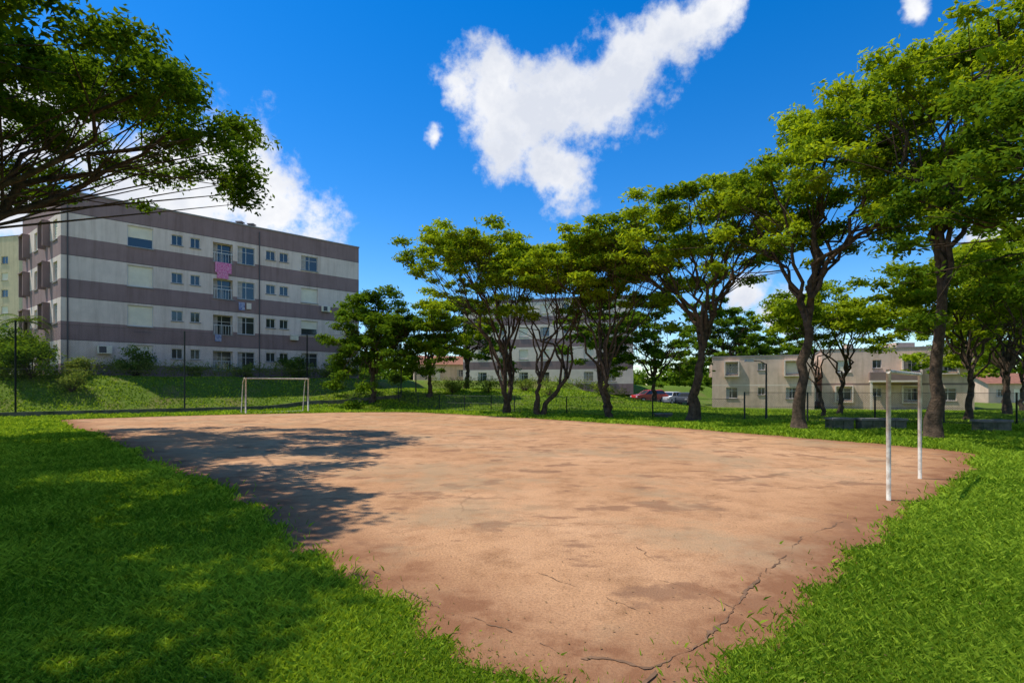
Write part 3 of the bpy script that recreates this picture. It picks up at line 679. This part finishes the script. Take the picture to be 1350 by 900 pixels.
def slab(x,y,w,h,d,rot,seed):
    mb=MB(); r=random.Random(seed); n=int(w/.42)
    for i in range(n):
        for j in range(max(1,int(h/.22))):
            o=r.uniform(-.01,.01)
            mb.box(-w/2+i*w/n+.008,-w/2+(i+1)*w/n-.008,-d/2+o,d/2+o,j*.22+.004,(j+1)*.22,'mossy')
    mb.box(-w/2-.04,w/2+.04,-d/2-.03,d/2+.03,int(h/.22)*.22+.003,int(h/.22)*.22+.09,'concrete')
    o=mb.obj('concrete_block_bench',loc=(x,y,Hs(x,y)-.04),rot=rot); b=o.modifiers.new('b','BEVEL'); b.width=.012; b.segments=2
slab(15.0,21.6,1.7,.5,.5,-.1,1); slab(13.5,21.9,.9,.5,.5,.1,2); slab(18.6,20.6,1.2,.5,.5,.1,3); slab(21.0,20.8,1.3,.5,.5,-.1,4); slab(8.6,30.2,.9,.3,.4,.2,5)

def lamp(x,y,h,name='street_lamp'):
    mb=MB(); z=Hs(x,y)
    mb.tube([(x,y,z-.1),(x,y,z+.4),(x,y,z+h)],[.09,.055,.04],'metal_dark',10)
    mb.tube([(x,y,z+h-.05),(x-.3,y,z+h+.12),(x-.75,y,z+h+.15)],.025,'metal_dark',8)
    mb.hexa([(x-1.15,y-.1,z+h+.10),(x-.7,y-.1,z+h+.10),(x-.7,y+.1,z+h+.10),(x-1.15,y+.1,z+h+.10),(x-1.1,y-.06,z+h+.22),(x-.72,y-.06,z+h+.22),(x-.72,y+.06,z+h+.22),(x-1.1,y+.06,z+h+.22)],'frame')
    mb.obj(name)
lamp(13.6,28.4,3.0); lamp(-8.6,47.5,4.2)

r=np.random.default_rng(8); k=1500
d=np.exp(r.uniform(np.log(3),np.log(28),k)); x=r.uniform(-.9,.9,k)*d
sz=r.uniform(.005,.016,k)*np.maximum(1,d/7); an=r.uniform(0,6.28,k)
c_=np.stack([x,d,np.full(k,.03)],1); a=np.stack([np.cos(an),np.sin(an),r.uniform(-.2,.2,k)],1)*sz[:,None]; b=np.stack([-np.sin(an),np.cos(an),r.uniform(-.2,.2,k)],1)*sz[:,None]*.5
v=np.stack([c_-a,c_+b,c_+a,c_-b],1); M['deadleaf']=mat('dead_leaf',(0.22,0.13,0.05),0.9)
quads(v,'fallen_leaves',['deadleaf'],np.zeros(k,int),np.zeros(k))

# ------------------------------------------------------------ light + sky
sd=Vector((1.05,-.12,-2.0)).normalized()
el=math.asin(-sd.z); az=math.atan2(-sd.x,-sd.y)
sl=D.lights.new('sun','SUN'); sl.energy=5.0; sl.angle=math.radians(.5); sl.color=(1,.95,.86)
so=link(D.objects.new('sun',sl)); so.rotation_euler=sd.to_track_quat('-Z','Y').to_euler(); so.location=(-20,0,40)
w=D.worlds.new('World'); scene.world=w; w.use_nodes=True; nt=w.node_tree; bg=nt.nodes['Background']; bg.inputs['Strength'].default_value=.135
sk=nt.nodes.new('ShaderNodeTexSky'); sk.sky_type='NISHITA'; sk.sun_disc=False; sk.sun_elevation=el; sk.sun_rotation=az%(2*math.pi)
sk.dust_density=0.1; sk.ozone_density=4; sk.air_density=1.0
hs=nt.nodes.new('ShaderNodeHueSaturation'); hs.inputs['Saturation'].default_value=1.40; hs.inputs['Value'].default_value=1.42; hs.inputs['Hue'].default_value=.506
nt.links.new(sk.outputs[0],hs.inputs['Color'])
tc=nt.nodes.new('ShaderNodeTexCoord'); gd=tc.outputs['Generated']
nrm=nt.nodes.new('ShaderNodeVectorMath'); nrm.operation='NORMALIZE'; nt.links.new(gd,nrm.inputs[0]); gd=nrm.outputs[0]
cl=[(-.04,.53,.085),(-.10,.555,.05),(-.02,.57,.06),(.04,.50,.11),(.12,.54,.11),(.09,.42,.08),(.18,.53,.09),(.235,.60,.085),(.29,.65,.065),(.35,.69,.06),(.39,.73,.055),(-.155,.48,.02),
    (-.66,.385,.13),(-.54,.38,.12),(-.47,.33,.09),(-.37,.295,.06),(-.86,.50,.15),(-.95,.32,.08),
    (.53,.14,.05),(.44,.19,.04),(.74,.70,.03),(.92,.26,.08)]
for a,e,q in ((1.9,.5,.25),(2.9,.4,.3),(3.9,.6,.28),(4.8,.35,.2)):
    cl.append((None,Vector((math.sin(a),math.cos(a),e)),q))
nA=noise(nt,5,5,.62,gd); nB=noise(nt,14,9,.64,gd)
wp=nt.nodes.new('ShaderNodeVectorMath'); wp.operation='MULTIPLY_ADD'; nt.links.new(nA.outputs['Color'],wp.inputs[0]); wp.inputs[1].default_value=(.10,.10,.10)
sb=nt.nodes.new('ShaderNodeVectorMath'); sb.operation='SUBTRACT'; nt.links.new(gd,sb.inputs[0]); sb.inputs[1].default_value=(.05,.05,.05); nt.links.new(sb.outputs[0],wp.inputs[2])
prev=None
for u,vv_,rad in cl:
    dv=vv_.normalized() if u is None else Vector((u,1,vv_)).normalized()
    if u is not None: rad=rad/(1+u*u+vv_*vv_)**.6
    ds=nt.nodes.new('ShaderNodeVectorMath'); ds.operation='DISTANCE'; nt.links.new(wp.outputs[0],ds.inputs[0]); ds.inputs[1].default_value=dv
    ma=nt.nodes.new('ShaderNodeMath'); ma.operation='MULTIPLY_ADD'; nt.links.new(ds.outputs['Value'],ma.inputs[0]); ma.inputs[1].default_value=-1/rad; ma.inputs[2].default_value=1
    if prev is None: prev=ma.outputs[0]
    else:
        mm=nt.nodes.new('ShaderNodeMath'); mm.operation='SMOOTH_MAX'; mm.inputs[2].default_value=.3; nt.links.new(prev,mm.inputs[0]); nt.links.new(ma.outputs[0],mm.inputs[1]); prev=mm.outputs[0]
def math2(op,a,b):
    m=nt.nodes.new('ShaderNodeMath'); m.operation=op
    for i,q in enumerate((a,b)):
        if isinstance(q,(int,float)): m.inputs[i].default_value=q
        else: nt.links.new(q,m.inputs[i])
    return m.outputs[0]
dn=math2('ADD',prev,math2('MULTIPLY',math2('SUBTRACT',nB.outputs['Fac'],.5),2.6))
dn=math2('ADD',dn,math2('MULTIPLY',math2('SUBTRACT',nA.outputs['Fac'],.5),.9))
mr=nt.nodes.new('ShaderNodeMapRange'); mr.interpolation_type='SMOOTHSTEP'; mr.inputs[1].default_value=-.14; mr.inputs[2].default_value=.62; nt.links.new(dn,mr.inputs[0])
shf=math2('ADD',math2('MULTIPLY',nA.outputs['Fac'],.6),math2('MULTIPLY',nB.outputs['Fac'],.4))
sh=ramp(nt,shf,[(0.42,(7.4,7.45,7.6)),(0.60,(5.4,5.7,6.4))])
c=mix(nt,mr.outputs[0],hs.outputs['Color'],sh.outputs['Color'])
nt.links.new(c,bg.inputs['Color'])

# ------------------------------------------------------------ camera
cd=D.cameras.new('camera'); cd.sensor_width=36; cd.lens=36*700/1350; cd.shift_y=60/1350; cd.clip_end=4000; cd.clip_start=.05
co=link(D.objects.new('camera',cd)); co.location=(0,0,1.75); co.rotation_euler=(math.radians(90),0,0); scene.camera=co
scene.view_settings.view_transform='Standard'; scene.view_settings.look='None'; scene.view_settings.exposure=0
